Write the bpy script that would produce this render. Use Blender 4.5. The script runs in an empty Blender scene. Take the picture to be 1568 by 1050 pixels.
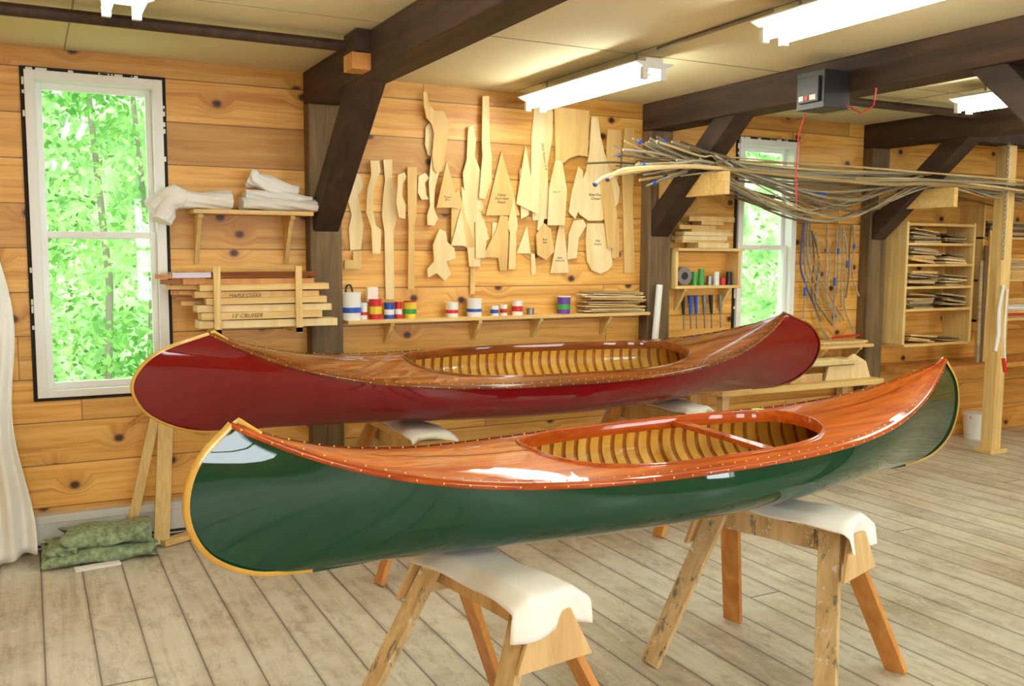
import bpy, math, random
import numpy as np
from mathutils import Vector, Matrix
random.seed(7); rng=np.random.default_rng(7)
sc=bpy.context.scene
try:
    sc.view_settings.view_transform='Standard'; sc.view_settings.look='None'
    sc.view_settings.exposure=0; sc.view_settings.gamma=1
except Exception: pass
# ------------------------------------------------------------ camera (solved from vanishing points)
f,yaw,pit,roll=1426.9,.47873,.09757,.00563
F=np.array([math.sin(yaw)*math.cos(pit),math.cos(yaw)*math.cos(pit),-math.sin(pit)])
R=np.array([math.cos(yaw),-math.sin(yaw),0]); U=np.cross(R,F)
R,U=R*math.cos(roll)+U*math.sin(roll),-R*math.sin(roll)+U*math.cos(roll)
C=np.array([0,0,1.5])
cd=bpy.data.cameras.new('camera');cam=bpy.data.objects.new('camera',cd);sc.collection.objects.link(cam)
cd.sensor_width=36;cd.lens=36*f/1568;cd.clip_start=.05
M=Matrix.Identity(4)
for i in range(3): M[i][0]=R[i];M[i][1]=U[i];M[i][2]=-F[i];M[i][3]=C[i]
cam.matrix_world=M;sc.camera=cam
def meas(u,v,a,val):
    d=F+R*(u-784)/f-U*(v-525)/f; t=(val-C[a])/d[a]; return C+d*t
def wz(u,v,Y=5.11):   # survey point on a plane parallel to the back wall -> (X,Z)
    p=meas(u,v,1,Y); return float(p[0]),float(p[2])
WY=5.11; H=2.46
# ------------------------------------------------------------ materials
def lin(c):
    return tuple(((x/255)/12.92 if x/255<=.04045 else ((x/255+.055)/1.055)**2.4) for x in c)+(1,)
def newmat(n):
    m=bpy.data.materials.new(n);m.use_nodes=True;nt=m.node_tree;b=nt.nodes['Principled BSDF'];return m,nt,b
def nd(nt,t,**k):
    n=nt.nodes.new(t)
    for a,v in k.items(): setattr(n,a,v)
    return n
def mth(nt,op,a,b=None,c=None):
    n=nd(nt,'ShaderNodeMath',operation=op)
    for i,x in enumerate((a,b,c)):
        if x is None: continue
        if isinstance(x,(int,float)): n.inputs[i].default_value=x
        else: nt.links.new(x,n.inputs[i])
    return n.outputs[0]
def ramp(nt,fac,stops):
    n=nd(nt,'ShaderNodeValToRGB');nt.links.new(fac,n.inputs[0]);e=n.color_ramp.elements
    while len(e)<len(stops): e.new(.5)
    for i,(p,c) in enumerate(stops): e[i].position=p;e[i].color=c
    return n.outputs[0]
def mix(nt,fac,a,b,mode='MIX'):
    n=nd(nt,'ShaderNodeMix',data_type='RGBA',blend_type=mode)
    for s,x in ((n.inputs[0],fac),(n.inputs[6],a),(n.inputs[7],b)):
        if isinstance(x,(int,float)): s.default_value=x
        elif isinstance(x,tuple): s.default_value=x
        else: nt.links.new(x,s)
    return n.outputs[2]
def comb(nt,x,y,z):
    n=nd(nt,'ShaderNodeCombineXYZ')
    for i,q in enumerate((x,y,z)):
        if isinstance(q,(int,float)): n.inputs[i].default_value=q
        else: nt.links.new(q,n.inputs[i])
    return n.outputs[0]
def coords(nt):
    tc=nd(nt,'ShaderNodeTexCoord');s=nd(nt,'ShaderNodeSeparateXYZ');nt.links.new(tc.outputs['Object'],s.inputs[0])
    return tc.outputs['Object'],s.outputs[0],s.outputs[1],s.outputs[2]
def noise(nt,vec,scale,detail=4,rough=.55,dist=0):
    n=nd(nt,'ShaderNodeTexNoise');n.inputs['Scale'].default_value=scale;n.inputs['Detail'].default_value=detail
    n.inputs['Roughness'].default_value=rough;n.inputs['Distortion'].default_value=dist
    nt.links.new(vec,n.inputs['Vector']);return n.outputs['Fac']
def plain(name,c,rough=.5,metal=0,coat=0,var=.12,sc_=9,emit=0,spec=.5):
    m,nt,b=newmat(name);c=lin(c)
    if var:
        o,x,y,z=coords(nt);fa=noise(nt,o,sc_,2);d=tuple(q*(1-var) for q in c[:3])+(1,);l=tuple(min(1,q*(1+var)) for q in c[:3])+(1,)
        nt.links.new(ramp(nt,fa,[(.3,d),(.7,l)]),b.inputs['Base Color'])
    else: b.inputs['Base Color'].default_value=c
    b.inputs['Roughness'].default_value=rough;b.inputs['Metallic'].default_value=metal;b.inputs['Specular IOR Level'].default_value=spec
    b.inputs['Coat Weight'].default_value=coat;b.inputs['Coat Roughness'].default_value=.02
    if emit:
        b.inputs['Emission Color'].default_value=c;b.inputs['Emission Strength'].default_value=emit
    return m
def wood(name,c1,c2,along='X',rough=.5,coat=0,gs=30,contrast=1,spec=.5):
    m,nt,b=newmat(name);o,x,y,z=coords(nt)
    k=dict(X=(1.5,gs,gs),Y=(gs,1.5,gs),Z=(gs,gs,1.5))[along]
    v=comb(nt,mth(nt,'MULTIPLY',x,k[0]),mth(nt,'MULTIPLY',y,k[1]),mth(nt,'MULTIPLY',z,k[2]))
    g=noise(nt,v,1,3,.6,.6);big=noise(nt,o,3.5,1)
    col=ramp(nt,g,[(.5-.2/contrast,lin(c1)),(.5+.2/contrast,lin(c2))])
    col=mix(nt,.3,col,ramp(nt,big,[(.3,(.6,.56,.5,1)),(.7,(1,1,1,1))]),'MULTIPLY')
    nt.links.new(col,b.inputs['Base Color']);b.inputs['Roughness'].default_value=rough;b.inputs['Specular IOR Level'].default_value=spec
    b.inputs['Coat Weight'].default_value=coat;b.inputs['Coat Roughness'].default_value=.03
    return m
def planks(name,across,along,width,c_dark,c_mid,c_light,rough,knot=1,seamc=(.03,.015,.005,1),dirt=None,blen=3.0,seamw=.02,gsc=26,vary=.8,ksc=3.0):
    m,nt,b=newmat(name);o,x,y,z=coords(nt);ax=dict(X=x,Y=y,Z=z);a=ax[across];l=ax[along]
    m1=mth(nt,'DIVIDE',a,width);fl=mth(nt,'FLOOR',m1);fr=mth(nt,'FRACT',m1)
    wn=nd(nt,'ShaderNodeTexWhiteNoise',noise_dimensions='1D');nt.links.new(fl,wn.inputs['W']);rnd=wn.outputs['Value']
    lo=mth(nt,'DIVIDE',mth(nt,'ADD',l,mth(nt,'MULTIPLY',rnd,blen*3.7)),blen);fl2=mth(nt,'FLOOR',lo);fr2=mth(nt,'FRACT',lo)
    wn2=nd(nt,'ShaderNodeTexWhiteNoise',noise_dimensions='2D');nt.links.new(comb(nt,fl,fl2,0),wn2.inputs['Vector']);r2=wn2.outputs['Value']
    vo=nd(nt,'ShaderNodeTexVoronoi',voronoi_dimensions='2D');vo.inputs['Scale'].default_value=ksc
    nt.links.new(comb(nt,mth(nt,'ADD',mth(nt,'MULTIPLY',l,.8),mth(nt,'MULTIPLY',rnd,7.3)),a,0),vo.inputs['Vector'])
    d=vo.outputs['Distance']
    kn=ramp(nt,d,[(.035,(1,1,1,1)),(.08,(0,0,0,1))]);halo=ramp(nt,d,[(.06,(1,1,1,1)),(.24,(0,0,0,1))])
    warp=mth(nt,'MULTIPLY',halo,1.6)
    v=comb(nt,mth(nt,'ADD',mth(nt,'MULTIPLY',l,1.3),mth(nt,'MULTIPLY',r2,31)),mth(nt,'ADD',mth(nt,'MULTIPLY',a,gsc),warp),mth(nt,'MULTIPLY',r2,9))
    g=noise(nt,v,1,4,.6,.7)
    col=ramp(nt,g,[(.25,lin(c_dark)),(.5,lin(c_mid)),(.75,lin(c_light))])
    col=mix(nt,vary,col,ramp(nt,r2,[(0,(.66,.6,.52,1)),(.5,(.92,.9,.87,1)),(1,(1.12,1.12,1.08,1))]),'MULTIPLY')
    if knot:
        col=mix(nt,mth(nt,'MULTIPLY',halo,.32*knot),col,lin((160,88,26)))
        col=mix(nt,mth(nt,'MULTIPLY',kn,knot),col,lin((70,30,8)))
    if dirt:
        dn=noise(nt,o,1.3,5,.75);col=mix(nt,ramp(nt,dn,[(.38,(0,0,0,1)),(.62,(.75,.75,.75,1))]),col,lin(dirt))
        mp=nd(nt,'ShaderNodeMapping');mp.inputs['Scale'].default_value=(5,1.6,1);nt.links.new(o,mp.inputs[0])
        dn2=noise(nt,mp.outputs[0],2.0,6,.85);col=mix(nt,ramp(nt,dn2,[(.51,(0,0,0,1)),(.68,(.6,.6,.6,1))]),col,lin((128,110,84)))
        dn3=noise(nt,o,26,3,.7);col=mix(nt,ramp(nt,dn3,[(.64,(0,0,0,1)),(.70,(.7,.7,.7,1))]),col,lin((236,230,218)))
        eg=ramp(nt,mth(nt,'ABSOLUTE',mth(nt,'SUBTRACT',fr,.5)),[(.40,(0,0,0,1)),(.5,(.35,.35,.35,1))]);col=mix(nt,eg,col,lin((104,88,64)))
    e=mth(nt,'ABSOLUTE',mth(nt,'SUBTRACT',fr,.5));s=mth(nt,'GREATER_THAN',e,.5-seamw)
    e2=mth(nt,'ABSOLUTE',mth(nt,'SUBTRACT',fr2,.5));s2=mth(nt,'GREATER_THAN',e2,.5-.0007)
    s=mth(nt,'MAXIMUM',s,s2)
    col=mix(nt,mth(nt,'MULTIPLY',s,.75),col,seamc)
    nt.links.new(col,b.inputs['Base Color']);b.inputs['Roughness'].default_value=rough
    bp=nd(nt,'ShaderNodeBump');bp.inputs['Strength'].default_value=.3;bp.inputs['Distance'].default_value=.01
    hh=mth(nt,'SUBTRACT',mth(nt,'MULTIPLY',g,.3),s);nt.links.new(hh,bp.inputs['Height']);nt.links.new(bp.outputs[0],b.inputs['Normal'])
    return m
wc1=((190,124,46),(226,170,82),(242,198,116))
M_wall=planks('pine_wall_boards','Z','X',.215,*wc1,.45,1,seamw=.014,blen=3.4,seamc=(.10,.04,.01,1),vary=1)
M_wallY=planks('pine_wall_boards_side','Z','Y',.215,*wc1,.45,1,seamw=.014,blen=3.4,seamc=(.10,.04,.01,1),vary=1)
M_floor=planks('worn_floor_boards','X','Y',.172,(164,152,128),(204,194,170),(226,220,202),.4,.2,dirt=(230,226,214),blen=7.5,seamw=.018,gsc=22,seamc=(.07,.05,.035,1),vary=.7)
M_ceil=plain('ceiling_board',(220,208,168),.8,var=.05,sc_=1.5)
M_beam=wood('dark_beam_x',(40,26,17),(80,54,34),'Y',.7,gs=14)
M_post=wood('old_post',(84,66,44),(134,108,74),'Z',.75,gs=18)
M_brace=wood('dark_brace',(34,22,14),(72,48,30),'Y',.65,gs=10)
M_pine=wood('pine_light',(222,178,102),(242,210,142),'X',.55)
M_pineZ=wood('pine_light_v',(222,182,106),(244,216,150),'Z',.55)
M_ply=wood('plywood_pattern',(236,206,142),(250,230,180),'Z',.6,gs=14)
M_ply2=wood('plywood_pattern_tan',(214,172,100),(238,202,134),'Z',.6,gs=14)
M_white=plain('white_vinyl',(238,240,236),.35,var=0)
M_dark=plain('dark_gap',(34,28,24),.8,var=0)
M_seam=plain('ceiling_seam',(150,138,104),.8,var=0)
M_cloth=plain('white_canvas',(242,240,234),.8,var=.03)
M_heater=plain('heater_enamel',(214,214,208),.4,var=.04)
M_metal=plain('galv_metal',(150,150,148),.35,metal=.8,var=0)
M_black=plain('black_plastic',(34,34,36),.4,var=0)
M_red=plain('red_plastic',(206,40,34),.4,var=0)
M_blue=plain('blue_plastic',(40,84,190),.4,var=0)
M_green=plain('green_plastic',(60,160,70),.4,var=0)
M_yel=plain('yellow_label',(236,206,60),.45,var=0)
M_tube=plain('fluorescent_tube',(250,255,242),.5,var=0,emit=40)
M_orangedeck=wood('varnished_cedar',(166,64,4),(214,112,22),'X',.4,coat=.8,gs=38,contrast=1.1,spec=.1)
M_orangetrim=wood('varnished_cherry_trim',(150,56,6),(196,90,16),'X',.4,coat=.8,gs=30,spec=.1)
M_reddeck=wood('varnished_walnut_deck',(112,56,16),(172,98,34),'X',.4,coat=.85,gs=30,contrast=1.1,spec=.1)
M_redtrim=wood('varnished_dark_trim',(100,48,14),(150,82,28),'X',.4,coat=.85,gs=30,spec=.1)
M_ribs=wood('varnished_ribs',(238,178,58),(252,214,110),'Z',.35,coat=.6,gs=12)
M_inner=wood('inner_planking',(160,92,20),(204,134,44),'X',.4,coat=.4,gs=26)
M_brass=plain('brass',(236,200,116),.3,metal=.7,var=0)
M_stem=wood('stem_band_ash',(206,156,54),(230,188,88),'Z',.35,coat=.7,gs=8)
M_hullg=plain('green_enamel',(0,60,38),.6,coat=1,var=0,spec=.05)
M_hullr=plain('dark_red_enamel',(116,2,12),.6,coat=1,var=0,spec=.05)
M_horse=wood('sawhorse_pine',(202,162,104),(232,198,142),'Z',.6,gs=16)
M_horse2=wood('sawhorse_fir',(186,118,48),(220,158,82),'Z',.5,gs=16)
def painty():
    m,nt,b=newmat('paint_stained_wood');o,x,y,z=coords(nt)
    v=comb(nt,mth(nt,'MULTIPLY',x,22),mth(nt,'MULTIPLY',y,22),mth(nt,'MULTIPLY',z,3))
    col=ramp(nt,noise(nt,v,1,5,.6,.6),[(.3,lin((180,148,98))),(.7,lin((222,194,146)))])
    mq=nd(nt,'ShaderNodeMapping');mq.inputs['Scale'].default_value=(1,1,.35);nt.links.new(o,mq.inputs[0])
    a=noise(nt,mq.outputs[0],24,4,.7);col=mix(nt,ramp(nt,a,[(.58,(0,0,0,1)),(.64,(.7,.7,.7,1))]),col,lin((74,88,84)))
    mp=nd(nt,'ShaderNodeMapping');mp.inputs['Location'].default_value=(4,7,2);nt.links.new(o,mp.inputs[0])
    a=noise(nt,mp.outputs[0],20,4,.7);col=mix(nt,ramp(nt,a,[(.62,(0,0,0,1)),(.67,(.7,.7,.7,1))]),col,lin((226,222,210)))
    nt.links.new(col,b.inputs['Base Color']);b.inputs['Roughness'].default_value=.6;return m
M_paint=painty()
# ------------------------------------------------------------ mesh builder
class MB:
    def __init__(s): s.v=[];s.f=[];s.m=[];s.s=[];s.mats=[]
    def mi(s,mat):
        if mat not in s.mats: s.mats.append(mat)
        return s.mats.index(mat)
    def add(s,vs,fs,mat,smooth=False):
        o=len(s.v);s.v+= [tuple(map(float,p)) for p in vs];k=s.mi(mat)
        for q in fs: s.f.append([i+o for i in q]);s.m.append(k);s.s.append(smooth)
    def box(s,x0,x1,y0,y1,z0,z1,mat):
        s.add([(x,y,z) for x in(x0,x1) for y in(y0,y1) for z in(z0,z1)],[(0,1,3,2),(4,6,7,5),(0,4,5,1),(2,3,7,6),(0,2,6,4),(1,5,7,3)],mat)
    def board(s,p,q,w,t,mat,side=(1,0,0)):
        p=Vector(p);q=Vector(q);d=(q-p).normalized();a=Vector(side);a=(a-d*a.dot(d)).normalized();b=d.cross(a)
        vs=[]
        for e in(p,q):
            for sa,sb in((-1,-1),(1,-1),(1,1),(-1,1)): vs.append(e+a*sa*w/2+b*sb*t/2)
        s.add(vs,[(0,3,2,1),(4,5,6,7),(0,1,5,4),(1,2,6,5),(2,3,7,6),(3,0,4,7)],mat)
    def prism(s,pts,axis,a0,a1,mat,smooth=False):
        def mk(p,a):
            return {'X':(a,p[0],p[1]),'Y':(p[0],a,p[1]),'Z':(p[0],p[1],a)}[axis]
        n=len(pts);vs=[mk(p,a0) for p in pts]+[mk(p,a1) for p in pts]
        s.add(vs,[tuple(range(n)),tuple(range(2*n-1,n-1,-1))]+[(i,(i+1)%n,(i+1)%n+n,i+n) for i in range(n)],mat)
    def cyl(s,c,r0,r1,h,mat,n=20,axis='Z',cap=True):
        vs=[]
        for k,(r,a) in enumerate(((r0,0),(r1,h))):
            for i in range(n):
                t=2*math.pi*i/n;u,w=r*math.cos(t),r*math.sin(t)
                vs.append({'Z':(c[0]+u,c[1]+w,c[2]+a),'Y':(c[0]+u,c[1]+a,c[2]+w),'X':(c[0]+a,c[1]+u,c[2]+w)}[axis])
        s.add(vs,[(i,(i+1)%n,(i+1)%n+n,i+n) for i in range(n)],mat,True)
        if cap: s.add(vs,[tuple(range(n-1,-1,-1)),tuple(range(n,2*n))],mat)
    def grid(s,G,mat,smooth=True,closeu=False):
        nu=len(G);nv=len(G[0]);vs=[p for r in G for p in r];fs=[]
        for i in range(nu if closeu else nu-1):
            for j in range(nv-1):
                a=i*nv+j;b=((i+1)%nu)*nv+j;fs.append((a,b,b+1,a+1))
        s.add(vs,fs,mat,smooth)
    def tube(s,P,r,mat,n=8,closed=False,capped=True):
        P=[Vector(p) for p in P];G=[]
        up=Vector((.13,.21,1)).normalized()
        for i,p in enumerate(P):
            if closed: d=P[(i+1)%len(P)]-P[i-1]
            else: d=P[min(i+1,len(P)-1)]-P[max(i-1,0)]
            d.normalize();a=d.cross(up)
            if a.length<.05: a=d.cross(Vector((1,0,0)))
            a.normalize();b=d.cross(a);rr=r[i] if isinstance(r,(list,tuple)) else r
            G.append([p+a*rr*math.cos(2*math.pi*k/n)+b*rr*math.sin(2*math.pi*k/n) for k in range(n+1)])
        s.grid(G,mat,True,closed)
        if capped and not closed:
            s.add(G[0][:n],[tuple(range(n))],mat);s.add(G[-1][:n],[tuple(range(n-1,-1,-1))],mat)
    def build(s,name,mat4=None,bevel=0,solid=0,sub=0):
        me=bpy.data.meshes.new(name);me.from_pydata(s.v,[],s.f)
        for m in s.mats: me.materials.append(m)
        me.polygons.foreach_set('material_index',s.m);me.polygons.foreach_set('use_smooth',s.s);me.update()
        ob=bpy.data.objects.new(name,me);sc.collection.objects.link(ob)
        if mat4 is not None: ob.matrix_world=mat4
        if solid: md=ob.modifiers.new('s','SOLIDIFY');md.thickness=solid;md.offset=0
        if bevel: md=ob.modifiers.new('b','BEVEL');md.width=bevel;md.segments=2;md.limit_method='ANGLE'
        if sub: md=ob.modifiers.new('ss','SUBSURF');md.levels=sub;md.render_levels=sub
        return ob
# ------------------------------------------------------------ room shell
XL,XR,YB=-1.6,9.2,-2.6
W1=(.02,.64,.77,2.35); W2=(4.41,4.95,.77,2.29)
def wall_y(name,y0,y1,holes,mat):
    b=MB();xs=XL
    for (a,c,z0,z1) in holes:
        b.box(xs,a,y0,y1,0,H,mat);b.box(a,c,y0,y1,0,z0,mat);b.box(a,c,y0,y1,z1,H,mat);xs=c
    b.box(xs,XR,y0,y1,0,H,mat);return b.build(name)
wall_y('wall_back',WY,WY+.14,[W1,W2],M_wall)
RW=[(-.9,.1,.8,2.2),(1.2,2.2,.8,2.2),(3.4,4.4,.8,2.2),(6,7,.8,2.2)]  # added openings behind the camera, put in to admit fill light
wall_y('wall_front',YB-.14,YB,RW,M_wall)
b=MB();b.box(XL-.14,XL,YB-.14,WY+.14,0,H,M_wallY);b.build('wall_left')
b=MB();b.box(XR,XR+.14,YB-.14,WY+.14,0,H,M_wallY);b.build('wall_right')
b=MB();b.box(XL-.14,XR+.14,YB-.14,WY+.14,-.1,0,M_floor);b.build('floor')
b=MB();b.box(XL-.14,XR+.14,YB-.14,WY+.14,H,H+.1,M_ceil);b.build('ceiling')
b=MB()
for xx in (.2,2.65,4.95,7.3): b.box(xx-.003,xx+.003,YB,WY,H-.002,H,M_seam)
for yy in (1.4,3.85): b.box(XL,XR,yy-.003,yy+.003,H-.002,H,M_seam)
b.build('trim_1')
def timber(x0,x1,name,nearpost=False):
    b=MB();b.box(x0,x1,YB,WY,2.285,H,M_beam)
    b.box(x0,x1,WY-.1,WY,0,2.285,M_post)
    b.board(((x0+x1)/2,WY-.02,1.62),((x0+x1)/2,4.26,2.34),(x1-x0)*.8,.13,M_brace)
    if nearpost:
        b.box(x0,x1,1.75,1.93,0,2.285,M_post);b.board(((x0+x1)/2,1.9,1.55),((x0+x1)/2,2.7,2.34),(x1-x0)*.8,.12,M_brace)
    return b.build(name,bevel=.008)
timber(1.365,1.545,'timber_post_and_beam');timber(3.60,3.78,'timber_post_and_beam',nearpost=True);timber(5.62,5.80,'timber_post_and_beam')
b=MB();b.box(5.8,XR,4.47,4.63,2.3,H,M_beam);b.build('header_beam',bevel=.006)
b=MB();b.box(6.43,6.53,4.49,4.59,0,2.3,M_pineZ);b.box(6.38,6.58,4.46,4.62,0,.03,M_pineZ);b.build('pine_support_post',bevel=.005)
b=MB();b.tube([(XL,4.14,2.41),(1.36,4.14,2.41)],.025,M_beam,12);b.tube([(3.78,4.14,2.41),(5.62,4.14,2.41)],.025,M_beam,12)
b.box(1.28,1.365,3.98,4.10,2.285,2.355,M_horse2);b.box(1.30,1.365,3.98,4.16,2.36,2.455,M_brace);b.build('sprinkler_pipe')
# ------------------------------------------------------------ windows
mg,nt,bb=newmat('window_glass');nt.nodes.remove(bb);tr=nd(nt,'ShaderNodeBsdfTransparent');gl=nd(nt,'ShaderNodeBsdfGlossy');gl.inputs['Roughness'].default_value=.02
mx=nd(nt,'ShaderNodeMixShader');mx.inputs[0].default_value=.05;nt.links.new(tr.outputs[0],mx.inputs[1]);nt.links.new(gl.outputs[0],mx.inputs[2]);nt.links.new(mx.outputs[0],nt.nodes['Material Output'].inputs[0]);M_glass=mg
def window(name,W):
    x0,x1,z0,z1=W;b=MB();y=WY;rr=random.Random(3)
    e=.018
    for q in ((x0-e,x0,z0-e,z1+e),(x1,x1+e,z0-e,z1+e),(x0,x1,z1,z1+e),(x0,x1,z0-e,z0)): b.box(q[0],q[1],y-.012,y+.02,q[2],q[3],M_dark)
    for k in range(26):   # bits of insulation foam in the gap
        s_=rr.choice([0,1,2]);w=rr.uniform(.015,.05)
        if s_==2: xx=rr.uniform(x0,x1-.05);b.box(xx,xx+w,y-.02,y-.005,z1+.001,z1+.012,M_cloth)
        else:
            zz=rr.uniform(z0+.3,z1-.06);xx=x0-.011 if s_==0 else x1+.001;b.box(xx,xx+.010,y-.02,y-.005,zz,zz+w*.8,M_cloth)
    t=.045
    for q in ((x0,x0+t,z0,z1),(x1-t,x1,z0,z1),(x0+t,x1-t,z1-t,z1),(x0+t,x1-t,z0,z0+t*.8)): b.box(q[0],q[1],y-.03,y+.1,q[2],q[3],M_white)
    zm=(z0+z1)/2+.01;s=.03
    for (za,zb,yy) in ((z0+t*.8,zm+.018,y+.01),(zm-.018,z1-t,y+.05)):
        xa,xb=x0+t,x1-t
        for q in ((xa,xa+s,za,zb),(xb-s,xb,za,zb),(xa+s,xb-s,zb-.032,zb),(xa+s,xb-s,za,za+.034)): b.box(q[0],q[1],yy,yy+.03,q[2],q[3],M_white)
    b.box((x0+x1)/2-.03,(x0+x1)/2+.03,y-.004,y+.012,zm,zm+.02,M_white)
    for (za,zb,yy) in ((z0+t,zm,y+.025),(zm,z1-t,y+.065)): b.add([(x0+t,yy,za),(x1-t,yy,za),(x1-t,yy,zb),(x0+t,yy,zb)],[(0,1,2,3)],M_glass)
    b.build(name,bevel=.002)
window('window_1',W1);window('window_2',W2)
for i,w in enumerate(RW):
    b=MB();x0,x1,z0,z1=w
    for q in ((x0,x0+.05,z0,z1),(x1-.05,x1,z0,z1),(x0+.05,x1-.05,z1-.05,z1),(x0+.05,x1-.05,z0,z0+.05),(x0+.05,x1-.05,1.48,1.53)): b.box(q[0],q[1],YB-.1,YB+.02,q[2],q[3],M_white)
    b.build('window_%d'%(3+i))  # unseen frames for the added fill openings
# ------------------------------------------------------------ outdoors
def leafmat(name,c1,c2,c3):
    ml,nt,bb=newmat(name);o,x,y,z=coords(nt)
    n_=noise(nt,o,1.1,2);col=ramp(nt,n_,[(.35,lin(c1)),(.5,lin(c2)),(.65,lin(c3))])
    df=nd(nt,'ShaderNodeBsdfDiffuse');nt.links.new(col,df.inputs[0])
    tl=nd(nt,'ShaderNodeBsdfTranslucent');nt.links.new(col,tl.inputs[0]);mx=nd(nt,'ShaderNodeMixShader');mx.inputs[0].default_value=.5
    nt.links.new(df.outputs[0],mx.inputs[1]);nt.links.new(tl.outputs[0],mx.inputs[2]);nt.links.new(mx.outputs[0],nt.nodes['Material Output'].inputs[0]);nt.nodes.remove(bb);return ml
M_leaf=leafmat('leaves',(92,152,74),(150,204,116),(206,238,172))
M_leaf2=leafmat('far_foliage',(116,168,100),(170,212,146),(218,240,200))
def foliage(name,n,xr,yr,zr,size,spread=.45):
    nc=n//90;cc=np.stack([rng.uniform(*xr,nc),rng.uniform(*yr,nc),rng.uniform(*zr,nc)],1)
    P=(cc[rng.integers(0,nc,n)]+rng.normal(0,spread,(n,3))*np.array([1,1,.6]))
    a=rng.normal(size=(n,3));a/=np.linalg.norm(a,axis=1)[:,None];c=rng.normal(size=(n,3));c-=a*(a*c).sum(1)[:,None];c/=np.linalg.norm(c,axis=1)[:,None]
    s=rng.uniform(.6,1.3,(n,1))*size
    V=np.stack([P-a*s,P-c*s*.55,P+a*s,P+c*s*.55],1).reshape(-1,3)
    me=bpy.data.meshes.new(name);me.vertices.add(4*n);me.vertices.foreach_set('co',V.ravel())
    me.loops.add(4*n);me.loops.foreach_set('vertex_index',np.arange(4*n));me.polygons.add(n);me.polygons.foreach_set('loop_start',np.arange(n)*4);me.polygons.foreach_set('loop_total',np.full(n,4))
    me.update(calc_edges=True);me.materials.append(M_leaf)
    ob=bpy.data.objects.new(name,me);sc.collection.objects.link(ob)
foliage('tree_foliage',46000,(-3,6),(11,16),(-2.5,6),.06,.5)
foliage('tree_foliage',7000,(9,20),(13,17),(-2.5,5),.07,.6)
M_bark=plain('bark',(150,144,128),.9,var=0)
b=MB()
for tx,ty in((-1.5,14),(.9,14),(1.6,15.3),(4,14.5),(9,14),(12.2,15),(14,14.5),(17,15)):
    b.tube([(tx,ty,-1.1),(tx+.1,ty,1),(tx-.1,ty+.1,4),(tx+.3,ty,8)],[.06,.05,.04,.03],M_bark,8)
b.build('tree_trunks')
b=MB();b.box(-30,40,5.5,40,-1.2,-1.1,plain('grass',(150,190,110),.9,var=0));b.build('ground')
b=MB();G=[[(-12+i*1.0,19+math.sin(i*1.3)*.5+math.cos(j*1.7+i)*.4,-1.2+j*.45) for j in range(13)] for i in range(42)]
b.grid(G,M_leaf2);b.build('woodland_hillside')
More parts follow.
